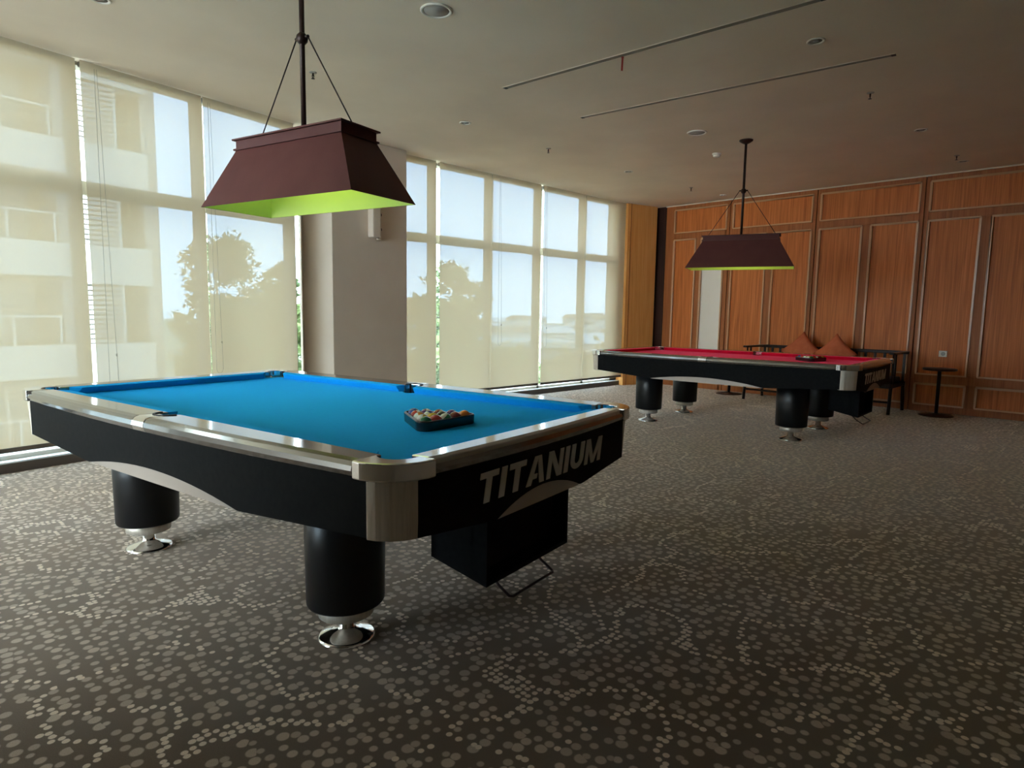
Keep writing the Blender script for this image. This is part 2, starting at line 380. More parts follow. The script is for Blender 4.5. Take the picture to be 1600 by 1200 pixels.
def blind(M, u0, u1, np_, z0, label, cord=None):
    o = MB().add([(u0, np_, z0), (u1, np_, z0), (u1, np_, CEIL-.004), (u0, np_, CEIL-.004)], [(0, 1, 2, 3)], False, M).build('roller_blind', MT['fabric'], fix=False)
    tag(o, label, 'blind', 'beige roller blinds on the windows')
    MB().box(u0, u1, np_-.010, np_+.010, z0-.035, z0, M).build('bottom_bar', MT['bar'], o, bevel=.004)
    MB().tube([M @ Vector((u0+.005, np_+.035, CEIL-.03)), M @ Vector((u1-.005, np_+.035, CEIL-.03))], .022, 10).build('roller_tube', MT['bar'], o)
    if cord:
        u, zt, zb = cord; pts = []
        for k in range(13):
            a = PI*k/12; pts.append(M @ Vector((u+.035-.035*math.cos(a), np_-.03, zb-.05*math.sin(a))))
        pts = [M @ Vector((u+.012, np_-.02, zt))] + pts + [M @ Vector((u+.03, np_-.02, zt))]
        c = MB().tube(pts, .0015, 6).build('pull_cord', MT['cord'], o)
        MB().lathe([(0, -.012), (.006, -.01), (.006, .01), (0, .012)], 8, Matrix.Translation(M @ Vector((u+.065, np_-.03, zb+.25)))).build('cord_joiner', MT['cord'], c)
    return o
MI = Matrix.Identity(4)
# left run: apparent mullion edges on the plane DW -> real mullions a little behind it
nfL = DW+.09
mL = [(e*(nfL/DW)-.056, e*(nfL/DW)) for e in (.32, 1.36, 2.407, 3.444, 4.440)]
bL = [-.70]+[m[1] for m in mL]
for i in range(5): window(i+1, ML, bL[i], bL[i+1], nfL, mL[i])
def added_bay_windows(P, Q, n0, cnt):
    d = (P-Q); ln = d.length; d = d/ln; nn = Vector((-d.y, d.x, 0))
    Mf = Matrix(((d.x, nn.x, 0, Q.x), (d.y, nn.y, 0, Q.y), (0, 0, 1, 0), (0, 0, 0, 1)))
    for i in range(cnt):
        window(n0+i, Mf, ln*i/cnt, ln*(i+1)/cnt, -.16, (ln*(i+1)/cnt-.056, ln*(i+1)/cnt))
added_bay_windows(P2, P3, 11, 5)  # unseen windows without blinds, added to light the room
struct(MB().prism([(PL.x, PL.y), (P2.x, P2.y), (P2.x, P2.y+.2), (PL.x, PL.y+.2)], 0, CEIL).build('added_bay_side', MT['wall']))  # solid side of the added bay, out of view
NB = DW+.02; fz = NB/DW
blind(ML, .34, 1.33*fz, NB, .19, 'beige roller blind farthest left, mostly outside the picture')
blind(ML, 1.365*fz, 2.405*fz, NB, .19, 'beige roller blind at the left picture edge, balconies showing through')
blind(ML, 2.438*fz, 3.438*fz, NB, .19, 'beige roller blind with louvred building corner showing through', (2.53, 3.18, .62))
blind(ML, 3.450*fz, 4.435*fz, NB, .19, 'beige roller blind left of the column, tree showing through', (3.49, 3.18, .70))
struct(MB().box(-.6, 4.62, DW+.0, DW+.32, 0, ZS-.012, ML).build('trim_3', MT['kerb']), 'dark kerb under the left windows')
struct(MB().box(-.6, 4.62, DW+.004, DW+.30, ZS-.012, ZS, ML).build('trim_4', MT['sill']), 'pale glossy sill under the left windows')
wj = bpy.data.objects['window_5']
MB().box(4.508, 4.63, nfL+.072, nfL+.078, ZS, CEIL, ML).build('pane', MT['glass'], wj)
struct(MB().prism([(3.432, 6.764), (3.508, 6.878), (3.495, 6.905), (3.418, 6.785)], 0, CEIL).build('trim_7', MT['plaster']), 'plastered jamb between the last left window and the column')
# right run
nfR = YR+.10; k = nfR/YR
ends = [5.352, 6.369, 7.40, 8.50, 9.66]
mR = [(e*k-.054, e*k) for e in ends]; mR[-1] = (9.40, 9.66)
st = 4.72
for i in range(5):
    window(6+i, MI, st, mR[i][1], nfR, mR[i]); st = mR[i][1]
names = ['narrow strip of beige roller blind right of the column',
         'beige roller blind second from the column, round tree showing through',
         'beige roller blind third from the column, rooftops showing through',
         'beige roller blind fourth from the column, second from the wood pier',
         'beige roller blind beside the orange wood pier']
edges = [(4.74, 5.345), (5.405, 6.345), (6.352, 7.375), (7.435, 8.475), (8.482, 9.655)]
for i, ((a, b), nme) in enumerate(zip(edges, names)):
    blind(MI, a, b, YR, .185, nme, {2: (6.47, 3.18, .85), 3: (7.46, 3.18, .8)}.get(i))
struct(MB().box(4.70, 9.62, YR+.03, YR+.32, 0, ZS-.012).build('trim_5', MT['kerb']), 'dark kerb under the right windows')
struct(MB().box(4.70, 9.62, YR+.034, YR+.30, ZS-.012, ZS).build('trim_6', MT['sill']), 'pale glossy sill under the right windows')

# ------------------------------------------------------------------ pool tables
HX, HY = .80, 1.42            # rail outer half sizes at the corners
IX, IY = .685, 1.32           # inner edge of the rail tops
NX, NY = .635, 1.27           # cushion noses
ZB, ZR = .795, .836
def bow(t, amt): return amt*(1-t*t)
def arc(cx, cy, r, a0, a1, n): return [(cx+r*math.cos(R(a0+(a1-a0)*i/n)), cy+r*math.sin(R(a0+(a1-a0)*i/n))) for i in range(n+1)]
def apron_poly(half, arch, zc, za, zp, ztop, n=16):
    pts = [(-half, zc), (-arch-.02, za)]
    for i in range(n+1):
        t = -1+2*i/n; pts.append((arch*t, za+(zp-za)*(1-t*t)))
    pts += [(arch+.02, za), (half, zc), (half, ztop), (-half, ztop)]
    return pts
def letters():
    H = 1.0; s = .24; mb = MB()
    def quad(p): mb.prism(p, 0, 1)
    x = 0
    def I_(x): quad([(x, 0), (x+s, 0), (x+s, H), (x, H)]); return s
    def T_(x): w = .78; quad([(x+w/2-s/2, 0), (x+w/2+s/2, 0), (x+w/2+s/2, H), (x+w/2-s/2, H)]); quad([(x, H-.2), (x+w, H-.2), (x+w, H), (x, H)]); return w
    def A_(x):
        w = .92; c = x+w/2
        quad([(x, 0), (x+s, 0), (c+.02, H), (c-.17, H)]); quad([(x+w-s, 0), (x+w, 0), (c+.17, H), (c-.02, H)]); quad([(x+.24, .2), (x+.50, .2), (x+.52, .37), (x+.30, .37)]); return w
    def N_(x): w = .84; quad([(x, 0), (x+s*.85, 0), (x+s*.85, H), (x, H)]); quad([(x+w-s*.85, 0), (x+w, 0), (x+w, H), (x+w-s*.85, H)]); quad([(x+.02, H), (x+.26, H), (x+w-.02, 0), (x+w-.26, 0)]); return w
    def U_(x):
        w = .80; quad([(x, .38), (x+s, .38), (x+s, H), (x, H)]); quad([(x+w-s, .38), (x+w, .38), (x+w, H), (x+w-s, H)])
        c = x+w/2; n = 10
        for i in range(n):
            a0, a1 = PI+PI*i/n, PI+PI*(i+1)/n; ro, ri = w/2, w/2-s
            P = lambda r, a, q: (c+r*math.cos(a), .38+r*q*math.sin(a))
            quad([P(ro, a0, .95), P(ro, a1, .95), P(ri, a1, 1.1), P(ri, a0, 1.1)])
        return w
    def M_(x):
        w = 1.06; t = s*.82
        quad([(x, 0), (x+t, 0), (x+t, H), (x, H)]); quad([(x+w-t, 0), (x+w, 0), (x+w, H), (x+w-t, H)])
        quad([(x+.02, H), (x+.25, H), (x+w/2+.09, 0), (x+w/2-.09, 0)]); quad([(x+w-.25, H), (x+w-.02, H), (x+w/2+.09, 0), (x+w/2-.09, 0)]); return w
    for g in (T_, I_, T_, A_, N_, I_, U_, M_): x += g(x)+.13
    return mb, x-.13
def pool_table(name, cloth, loc, rz, label):
    t = empty(name, (loc[0], loc[1], 0), rz); tag(t, label, 'pool table', 'pool tables')
    # bed cloth with pocket cut-outs
    bed = []
    cpx, cpy, cr_ = NX+.028, NY+.028, .062
    bx_, by_ = IX+.01, IY+.01
    bed = [(-bx_+.06, -by_), (bx_-.06, -by_), (bx_, -by_+.06), (bx_, -.055)]
    bed += [(x, y) for x, y in arc(IX+.012, 0, .055, 270, 90, 8)]
    bed += [(bx_, .055), (bx_, by_-.06), (bx_-.06, by_), (-bx_+.06, by_), (-bx_, by_-.06), (-bx_, .055)]
    bed += [(x, y) for x, y in arc(-IX-.012, 0, .055, 90, -90, 8)]
    bed += [(-bx_, -.055), (-bx_, -by_+.06)]
    MB().prism(bed, ZB-.03, ZB).build('bed_cloth', MT[cloth], t)
    # cushions
    prof = [(0, ZR-.001), (.048, ZB+.037), (.050, ZB+.033), (.030, ZB+.001), (0, ZB+.001)]    # d from the rail inwards
    def cushion(P0, P1, inn, mitre):
        # P0,P1 end points on the rail inner edge; inn inward unit; mitre = shortening at nose for each end
        d = (P1-P0).normalized(); secs = []
        for end, P, mt in ((0, P0, mitre[0]), (1, P1, mitre[1])):
            sec = []
            for dd, z in prof:
                q = P+inn*dd+d*((mt if end == 0 else -mt)*dd/.05); sec.append((q.x, q.y, z))
            secs.append(sec)
        MB().sweep(secs).build('cushion', MT[cloth], t)
    for sx_ in (-1, 1):
        for sy_ in (-1, 1):
            cushion(Vector((sx_*IX, sy_*.052)), Vector((sx_*IX, sy_*(IY-.095))), Vector((-sx_, 0)), (.018, .045))
    for sy_ in (-1, 1):
        cushion(Vector((-(IX-.095), sy_*IY)), Vector((IX-.095, sy_*IY)), Vector((0, -sy_)), (.045, .045))
    # rails
    def rail_sec(d_out, dip):
        return [(0, ZR), (d_out-.030, ZR+.003), (d_out-.012, ZR-.003), (d_out-.002, ZR-.015), (d_out+.002, ZR-.030-dip*.5), (d_out-.004, ZR-.046-dip), (d_out-.018, ZR-.052-dip), (0, ZR-.06)]
    for sx_ in (-1, 1):
        for sy_ in (-1, 1):
            secs = []
            for i in range(13):
                y = .047+(1.247-.047)*i/12; b = bow(y/1.25, .030)
                inset = 0
                secs.append([(sx_*(IX+d), sy_*y, z) for d, z in rail_sec(HX-IX+b, .008*(1-(y/1.25)**2))])
            MB().sweep(secs, smooth=False).build('rail', MT['gloss'], t, bevel=.004, seg=2)
        secs = []
        for i in range(3):
            y = -.0455+.0455*i
            sec = rail_sec(HX-IX+bow(0, .030)+.0015, .008)
            secs.append([(sx_*(IX+max(d, .048)), y, z+.001) for d, z in sec])
        MB().sweep(secs).build('rail_plate', MT['chrome'], t, bevel=.003)
    for sy_ in (-1, 1):
        secs = []
        for i in range(25):
            x = -.632+1.264*i/24; b = bow(x/.64, .018)
            secs.append([(x, sy_*(IY+d), z) for d, z in rail_sec(HY-IY+b, .005*(1-min(1, (x/.64)**2)))])
        MB().sweep(secs).build('rail', MT['gloss'], t, bevel=.004, seg=2)
    # corner caps and posts
    for sx_ in (-1, 1):
        for sy_ in (-1, 1):
            out = arc(.648, 1.270, .158, 0, 90, 20)
            pts = [(HX+.005, 1.249)]+out+[(.634, HY+.007)]
            inn = arc(cpx, cpy, .064, 117, -50, 14)
            pts += inn
            pts = [(sx_*x, sy_*y) for x, y in pts]
            MB().prism(pts, ZR-.052, ZR+.004).build('corner_cap', MT['chrome'], t, bevel=.018, seg=4)
            q = [(.786, 1.290), (.780, 1.322), (.760, 1.358), (.728, 1.388), (.690, 1.403), (.60, 1.34), (.70, 1.22)]
            qb = [(.781, 1.284), (.773, 1.314), (.752, 1.350), (.720, 1.380), (.682, 1.397), (.60, 1.34), (.70, 1.22)]
            MB().sweep([[(sx_*x, sy_*y, .598) for x, y in qb], [(sx_*x, sy_*y, ZR-.052) for x, y in q]], smooth=False).build('corner_post', MT['brushed'], t, bevel=.003)
            # pocket liner: open leather cup under the cap
            a_ = math.degrees(math.atan2(sy_, sx_))
            lip = arc(cpx*sx_, cpy*sy_, .066, a_-115, a_+115, 14)
            pk = MB()
            pk.sweep([[(x, y, ZB-.005), (x, y, ZR-.002), (x+(x-cpx*sx_)*.10, y+(y-cpy*sy_)*.10, ZR-.002), (x+(x-cpx*sx_)*.10, y+(y-cpy*sy_)*.10, ZB-.005)] for x, y in lip])
            pk.build('pocket', MT['leather'], t)
        lip = arc(sx_*(IX+.020), 0, .052, 90 if sx_ < 0 else -90, 270 if sx_ < 0 else 90, 12)
        pk = MB(); cx = sx_*(IX+.020)
        pk.sweep([[(x, y, ZB-.1), (x, y, ZR+.0045), (x+(x-cx)*.18, y*1.18, ZR+.0045), (x+(x-cx)*.18, y*1.18, ZB-.1)] for x, y in lip])
        pk.build('pocket', MT['leather'], t)
    # aprons (skirt) with arched cut and silver infill
    ztop = ZR-.050
    for sx_ in (-1, 1):
        Mx = Matrix(((0, 0, sx_, sx_*.755), (1, 0, 0, 0), (0, 1, 0, 0), (0, 0, 0, 1)))     # (s, z, depth)
        MB().prism(apron_poly(1.284, .60, .604, .556, .612, ztop), 0, .025, Mx).build('apron', MT['black'], t)
        n = 16; arcp = [(.60*(-1+2*i/n), .556+.052*(1-(-1+2*i/n)**2)) for i in range(n+1)]
        MB().prism([(-.60, .556)]+[(a, b+.012) for a, b in arcp[1:-1]]+[(.60, .556), (.60, .552), (-.60, .552)], .004, .018, Mx).build('arch_panel', MT['silver'], t)
    for sy_ in (-1, 1):
        My = Matrix(((1, 0, 0, 0), (0, 0, sy_, sy_*1.372), (0, 1, 0, 0), (0, 0, 0, 1)))
        MB().prism(apron_poly(.683, .29, .600, .553, .618, ztop), 0, .025, My).build('apron', MT['black'], t)
        n = 14; arcp = [(.29*(-1+2*i/n), .553+.06*(1-(-1+2*i/n)**2)) for i in range(n+1)]
        MB().prism([(-.29, .553)]+[(a, b+.012) for a, b in arcp[1:-1]]+[(.29, .553), (.29, .549), (-.29, .549)], .004, .018, My).build('arch_panel', MT['silver'], t)
    MB().box(-.70, .70, -1.30, 1.30, .62, ZB-.035).build('base_frame', MT['black'], t)
    # legs
    for sx_ in (-1, 1):
        for sy_ in (-1, 1):
            Mt = Matrix.Translation((sx_*.455, sy_*.79, 0))
            lg = MB().lathe([(.143, .150), (.147, .158), (.150, .40), (.152, .63)], 40, Mt).build('leg', MT['legblack'], t)
            MB().lathe([(.098, .096), (.104, .100), (.106, .150)], 40, Mt).build('leg_collar', MT['brushed'], lg)
            MB().lathe([(.108, 0), (.112, .006), (.100, .016), (.060, .028), (.036, .038), (.030, .046), (.024, .10)], 36, Mt).build('foot', MT['chrome'], lg)
    # ball return box under the near end
    o = MB()
    x0, x1, y0, y1 = -.276, .290, -1.340, -1.07
    def slab(xa, xb, ya, yb, za0, za1, zb0, zb1):
        vs = [(xa, ya, za0), (xb, ya, za0), (xb, yb, zb0), (xa, yb, zb0), (xa, ya, za1), (xb, ya, za1), (xb, yb, zb1), (xa, yb, zb1)]
        o.add(vs, [(0,3,2,1), (4,5,6,7), (0,1,5,4), (1,2,6,5), (2,3,7,6), (3,0,4,7)])
    slab(x0, x1, y0, y1, .28, .298, .335, .353)
    slab(x0, x0+.02, y0, y1, .298, .62, .353, .62)
    slab(x1-.02, x1, y0, y1, .298, .62, .353, .62)
    slab(x0, x1, y0+.06, y0+.075, .298, .62, .30, .62)
    slab(x0, x1, y1-.02, y1, .34, .62, .353, .62)
    bo = o.build('return_box', MT['black'], t)
    bo['label'] = 'black ball return box under the end'
    MB().tube([(-.145, -1.25, .283), (-.150, -1.30, .235), (-.150, -1.352, .205), (-.140, -1.362, .203), (.140, -1.362, .203), (.150, -1.352, .205), (.150, -1.30, .235), (.145, -1.25, .283)], .0055, 8).build('wire_handle', MT['rod'], bo)
    # lettering on the end apron
    lb, wdt = letters(); sc = .107; sh = .20
    Mt = Matrix(((sc, sc*sh, 0, -.435), (0, 0, -.003, -1.397), (0, sc, 0, .628), (0, 0, 0, 1)))
    sxw = .888/(wdt*sc+sc*sh)
    Mt = Matrix(((sc*sxw, sc*sh, 0, -.408), (0, 0, -.003, -1.397), (0, sc, 0, .630), (0, 0, 0, 1)))
    o = MB(); o.add(lb.v, lb.f, False, Mt); le = o.build('lettering', MT['letters'], t, fix=False); le['label'] = 'silver TITANIUM lettering'
    return t
BT = R(9.856); BC = (1.55+.024*math.cos(BT), 3.0+.024*math.sin(BT))
RC = (7.17, 3.46); RT = R(3.8)
tb = pool_table('pool_table', 'blue', BC, BT, 'black pool table with bright blue cloth in the foreground'); tb.scale = (1.03, 1, 1)
tr_ = pool_table('pool_table', 'red', RC, RT, 'black pool table with red cloth in front of the wood wall'); tr_.scale = (1.06, 1.06, 1)

# ------------------------------------------------------------------ racks and balls
def ball_mat(name, col, stripe):
    m = mat(name, col, .08, coat=.5)
    if stripe:
        t = N(m, 'ShaderNodeTexCoord'); s = N(m, 'ShaderNodeSeparateXYZ'); L(m, t.outputs['Object'], s.inputs[0])
        a = N(m, 'ShaderNodeMath', operation='ABSOLUTE'); L(m, s.outputs['Z'], a.inputs[0])
        g = N(m, 'ShaderNodeMath', operation='GREATER_THAN'); g.inputs[1].default_value = .0155; L(m, a.outputs[0], g.inputs[0])
        x = N(m, 'ShaderNodeMixRGB'); L(m, g.outputs[0], x.inputs[0]); x.inputs[1].default_value = (*col, 1); x.inputs[2].default_value = (.80, .76, .66, 1)
        L(m, x.outputs[0], bsdf(m).inputs['Base Color'])
    return m
BALLS = {'yellow': (.72, .42, .03), 'blue': (.02, .05, .30), 'red': (.55, .03, .025), 'purple': (.10, .03, .16), 'orange': (.75, .22, .03), 'green': (.015, .12, .06), 'maroon': (.20, .02, .02), 'black': (.008, .008, .008)}
bm_ = {}
for c, v in BALLS.items():
    bm_[(c, 0)] = ball_mat('ball_'+c, v, False)
    if c != 'black': bm_[(c, 1)] = ball_mat('ball_stripe_'+c, v, True)
def sphere_mesh(name, m):
    mb = MB(); n = 14; prof = [(.0286*math.sin(PI*i/n), -.0286*math.cos(PI*i/n)) for i in range(n+1)]
    prof[0] = (0, -.0286); prof[-1] = (0, .0286)
    mb.lathe(prof, 20); return mb.build(name, m)
# rows seen from the rack's front corner: first index runs along the front side
order = [[('green', 0), ('red', 0), ('green', 1), ('maroon', 0), ('orange', 0)],
         [('yellow', 1), ('yellow', 0), ('black', 0), ('purple', 0)],
         [('orange', 1), ('blue', 1), ('maroon', 1)],
         [('red', 1), ('purple', 1)],
         [('blue', 0)]]
def rack(table, tname, lc, ang):
    o = empty('ball_rack', (0, 0, 0)); r = .0286
    c0 = Vector((table.location.x, table.location.y, 0)); rz = table.rotation_euler[2]
    Mt = Matrix.Translation((c0.x, c0.y, 0)) @ Matrix.Rotation(rz, 4, 'Z') @ Matrix.Translation((lc[0], lc[1], ZB+.0005)) @ Matrix.Rotation(ang, 4, 'Z')
    o.matrix_world = Mt
    tag(o, 'black plastic triangle rack full of balls on the %s cloth' % tname, 'ball rack', 'triangle racks')
    # rounded triangle outlines
    def tri(rad, rr, n=6):
        pts = []
        for kx in range(3):
            a = 2*PI*kx/3; c = (rad*math.cos(a), rad*math.sin(a))
            pts += [(c[0]+rr*math.cos(a+R(-60+120*i/n)), c[1]+rr*math.sin(a+R(-60+120*i/n))) for i in range(n+1)]
        return pts
    rad = 4*2*r/math.sqrt(3)*1.015
    inn, out = tri(rad, r+.0025), tri(rad, r+.0115)
    lipo = tri(rad, r+.014)
    n = len(inn); vs = [(x, y, 0) for x, y in inn]+[(x, y, 0) for x, y in out]+[(x, y, .038) for x, y in lipo]+[(x, y, .042) for x, y in out]+[(x, y, .042) for x, y in inn]
    fs = []
    for lv in range(5):
        b2 = ((lv+1) % 5)
        fs += [(lv*n+i, lv*n+(i+1) % n, b2*n+(i+1) % n, b2*n+i) for i in range(n)]
    MB().add(vs, fs).build('rack_frame', MT['plastic'], o, bevel=.002)
    # balls: front corner A, then towards B (along the front) and C (backwards)
    V3 = [Vector((rad/1.015*math.cos(2*PI*kx/3), rad/1.015*math.sin(2*PI*kx/3), r)) for kx in range(3)]
    A, B, C = V3[1], V3[2], V3[0]
    for j, row in enumerate(order):
        for i, (c, s) in enumerate(row):
            p = A+(B-A)*(i/4)+(C-A)*(j/4)
            b = sphere_mesh('pool_ball', bm_[(c, s)]); b.location = Mt @ p
            random.seed(i*7+j*13); b.rotation_euler = (random.uniform(.5, 2.2), random.uniform(-.6, .6), random.uniform(0, 6))
            kind = 'striped white and %s' % c if s else 'solid %s' % c
            tag(b, '%s pool ball racked on the %s table' % (kind, tname), 'pool ball', 'balls racked on the %s table' % tname)
rack(tb, 'blue', (-.035, -.862), R(86))
rack(tr_, 'red', (.18, -.80), R(78))

# ------------------------------------------------------------------ pendant lamps
def lamp(loc, zb, rz, sc, label):
    l = empty('pendant_lamp', (loc[0], loc[1], CEIL), rz); tag(l, label, 'lamp', 'billiard pendant lamps')
    zt = (zb + .280*sc) - CEIL; z0 = zb-CEIL
    bx_, by_, tx, ty = .212*sc, .520*sc, .112*sc, .365*sc
    def shell(inset):
        return [(-bx_+inset, -by_+inset), (bx_-inset, -by_+inset), (bx_-inset, by_-inset), (-bx_+inset, by_-inset)], [(-tx+inset, -ty+inset), (tx-inset, -ty+inset), (tx-inset, ty-inset), (-tx+inset, ty-inset)]
    b, tp = shell(0)
    mb = MB(); vs = [(x, y, z0) for x, y in b]+[(x, y, zt) for x, y in tp]
    bi, ti = shell(.004)
    mb.add(vs+[(x, y, z0) for x, y in bi], [(0,1,5,4), (1,2,6,5), (2,3,7,6), (3,0,4,7), (0,8,9,1), (1,9,10,2), (2,10,11,3), (3,11,8,0)])
    sh = mb.build('shade', MT['shade'], l)
    mb = MB(); vs = [(x, y, z0+.0005) for x, y in bi]+[(x, y, zt-.004) for x, y in ti]
    mb.add(vs, [(0,1,5,4), (1,2,6,5), (2,3,7,6), (3,0,4,7), (4,5,6,7)]); mb.build('shade_lining', MT['shadein'], sh)
    mb = MB(); mb.box(-tx-.010*sc, tx+.010*sc, -ty-.010*sc, ty+.010*sc, zt-.002, zt+.006*sc); mb.build('lower_lip', MT['shade'], sh)
    MB().box(-tx, tx, -ty, ty, zt+.006*sc, zt+.046*sc).build('collar', MT['shade'], sh)
    MB().box(-tx-.014*sc, tx+.014*sc, -ty-.014*sc, ty+.014*sc, zt+.046*sc, zt+.053*sc).build('top_plate', MT['shade'], sh)
    ztp = zt+.053*sc; zk = z0+.780*sc
    MB().tube([(0, 0, ztp), (0, 0, -.02)], .0125*sc, 12).build('rod', MT['rod'], l)
    kn = MB().lathe([(0, zk-.03), (.014, zk-.028), (.027, zk-.014), (.030, zk), (.027, zk+.014), (.014, zk+.028), (0, zk+.03)], 16).build('knob', MT['rod'], l)
    for s in (-1, 1):
        MB().tube([(0, s*.02, zk+.004), (0, s*.046, zk+.004)], .008, 8).build('knob_arm', MT['rod'], kn)
        MB().tube([(0, s*.044, zk), (0, s*(ty-.035), ztp)], .0035, 6).build('stay_wire', MT['rod'], l)
    MB().lathe([(.075, 0), (.072, -.012), (.045, -.030), (.014, -.045)], 24).build('ceiling_cup', MT['rod'], l)
    for s in (-1, 1):
        q = MB().tube([(s*.05*sc, -ty*.75, zt-.05), (s*.05*sc, ty*.75, zt-.05)], .012, 10).build('lamp_tube', emit('tube_glow', (.80, 1.0, .45), 5.0), l)
    return l
s1 = (1.815-CAM_H)/(1.785-CAM_H)
lamp((1.55*s1, 3.0*s1), 1.815, BT+R(4.2), s1*1.0, 'brown trapezoid pendant lamp with lime green lining over the blue table')
a2 = R(-68.5); n2 = Vector((math.cos(a2+PI/2), math.sin(a2+PI/2)))
p1 = onz(1070, 418.3, 1.82); p2 = onz(1241, 416, 1.82); mid = (p1+p2)/2; ln = (p2-p1).length
sc2 = ln/1.04
lamp((mid.x+n2.x*.212*sc2, mid.y+n2.y*.212*sc2), 1.82, a2+PI/2, sc2, 'brown trapezoid pendant lamp hanging over the red table')

# ------------------------------------------------------------------ ceiling fittings
def at_c(px, py): p = onz(px, py, CEIL); return p
def speaker(px, py, r, label):
    p = at_c(px, py); o = empty('ceiling_speaker', (p.x, p.y, CEIL)); tag(o, label, 'speaker', 'ceiling speakers')
    MB().lathe([(r, 0), (r, -.006), (r*.93, -.011), (r*.80, -.006), (r*.80, 0)], 40).build('bezel', MT['white'], o)
    MB().lathe([(r*.80, -.001), (r*.79, -.005), (0, -.007)], 32).build('grille', MT['grille'], o)
speaker(682, 16, .105, 'large round white ceiling speaker nearest the camera')
speaker(1089, 207, .105, 'round white ceiling speaker near the far lamp rod')
def downlight(px, py, label, dx=0, dy=0):
    p = at_c(px, py); o = empty('downlight', (p.x+dx, p.y+dy, CEIL)); tag(o, label, 'downlight', 'recessed ceiling downlights')
    r = .062
    MB().lathe([(r, 0), (r, -.005), (r*.88, -.008), (r*.68, -.003), (r*.68, 0)], 28).build('bezel', MT['white'], o)
    MB().lathe([(r*.68, -.0005), (0, -.0015)], 24).build('lamp_opening', MT['slot'], o)
    MB().lathe([(r*.34, -.001), (r*.30, -.004), (0, -.006)], 16).build('bulb', MT['grille'], o)
downlight(1275, 64, 'ceiling downlight between the two slot diffusers, right side')
downlight(727, 192, 'ceiling downlight in front of the column')
downlight(1439, 203, 'ceiling downlight at the right above the round table')
downlight(982, 268, 'ceiling downlight before the far windows')
downlight(1130, 305, 'ceiling downlight close to the wood wall behind the far lamp')
downlight(1505, 252, 'ceiling downlight against the top of the wood wall at right')
downlight(157, -1, 'ceiling downlight at the top left picture edge')
def sprinkler(px, py, label):
    p = at_c(px, py); o = empty('sprinkler', (p.x, p.y, CEIL)); tag(o, label, 'sprinkler', 'ceiling sprinklers')
    MB().lathe([(.030, 0), (.029, -.004), (.016, -.007), (.012, -.008)], 20).build('rosette', MT['grille'], o)
    m = MB().lathe([(.007, -.006), (.007, -.03), (.004, -.034), (.004, -.05)], 10)
    m.tube([(.007, 0, -.02), (.013, 0, -.032), (.004, 0, -.048)], .002, 5); m.tube([(-.007, 0, -.02), (-.013, 0, -.032), (-.004, 0, -.048)], .002, 5)
    m.build('nozzle', MT['rod'], o)
    MB().lathe([(.015, -.050), (.015, -.052), (0, -.053)], 14).build('deflector', MT['rod'], o)
sprinkler(489, 113, 'ceiling sprinkler beside the near lamp rod')
sprinkler(857, 232, 'ceiling sprinkler near the windows right of the column')
sprinkler(1080, 293, 'ceiling sprinkler left of the far lamp rod')
sprinkler(1360, 145, 'ceiling sprinkler between the two right downlights')
sprinkler(1495, 243, 'ceiling sprinkler close to the wood wall at right')
p = at_c(1120, 240); o = empty('smoke_detector', (p.x, p.y, CEIL)); tag(o, 'white domed smoke detector beside the far lamp mount', 'smoke detector')
MB().lathe([(.055, 0), (.055, -.012), (.050, -.018)], 28).build('base', MT['white'], o)
MB().lathe([(.046, -.018), (.042, -.034), (.030, -.044), (0, -.047)], 28).build('dome', MT['white'], o)
def slot(a, b, label):
    A, B = at_c(*a), at_c(*b); d = (B-A); ln = d.length; ang = math.atan2(d.y, d.x)
    o = empty('slot_diffuser', (A.x, A.y, CEIL-.0005), ang); tag(o, label, 'air diffuser', 'linear slot diffusers')
    MB().box(0, ln, -.030, -.022, -.0025, 0).box(0, ln, .022, .030, -.0025, 0).build('rim', MT['ceiling'], o)
    MB().box(0, ln, -.022, .022, -.0015, 0).build('slot_shade', MT['slot'], o)  # ceiling is not cut: dark strip paints the shade inside the slot
    MB().box(0, .03, -.022, .022, -.003, -.0016).build('end_cap', MT['dark'], o); MB().box(ln-.03, ln, -.022, .022, -.003, -.0016).build('end_cap', MT['dark'], o)
slot((788, 138), (1290, -3), 'long linear slot diffuser in the ceiling, the one with a red ribbon')
slot((908, 184), (1400, 85), 'long linear slot diffuser in the ceiling, farther from the camera')
p = at_c(973, 88)
o = MB().box(-.007, .007, -.001, .001, -.105, -.002).box(-.009, .009, -.003, .003, -.014, -.002).build('ribbon', MT['redtag']); o.location = (p.x, p.y, CEIL); o.rotation_euler = (0, .03, R(-45)); tag(o, 'thin red ribbon hanging from the slot diffuser', 'ribbon')

# column box and wall socket
d = ray(586, 345); yy = 6.62; q = Vector((0, 0, CAM_H))+d*(yy/d.y)
o = empty('wall_box', (q.x, 6.625, q.z), R(3.2)); tag(o, 'small white box with two dark knobs mounted on the column', 'wall box')
MB().box(-.095, .02, -.10, 0.02, -.20, .24).build('housing', MT['plaster'], o, bevel=.012)
MB().box(.02, .075, -.035, 0.02, -.22, .24).build('side_plate', MT['plaster'], o, bevel=.006)
for z in (-.10, .07): MB().lathe([(.022, 0), (.020, .014), (0, .016)], 14, Matrix.Translation((.046, -.035, z)) @ Matrix.Rotation(R(90), 4, 'X')).build('knob', MT['bar'], o)
o = empty('wall_socket', (XW+.018, 2.004, .811)); tag(o, 'white square power socket on the wood wall above the round table', 'socket')
MB().box(-.014, 0, -.048, .048, -.042, .042).build('plate', MT['white'], o, bevel=.004)
MB().lathe([(.026, 0), (.026, .003), (.020, .001), (0, .001)], 20, Matrix.Translation((-.014, -.004, 0)) @ Matrix.Rotation(R(-90), 4, 'Y')).build('outlet', MT['grille'], o)

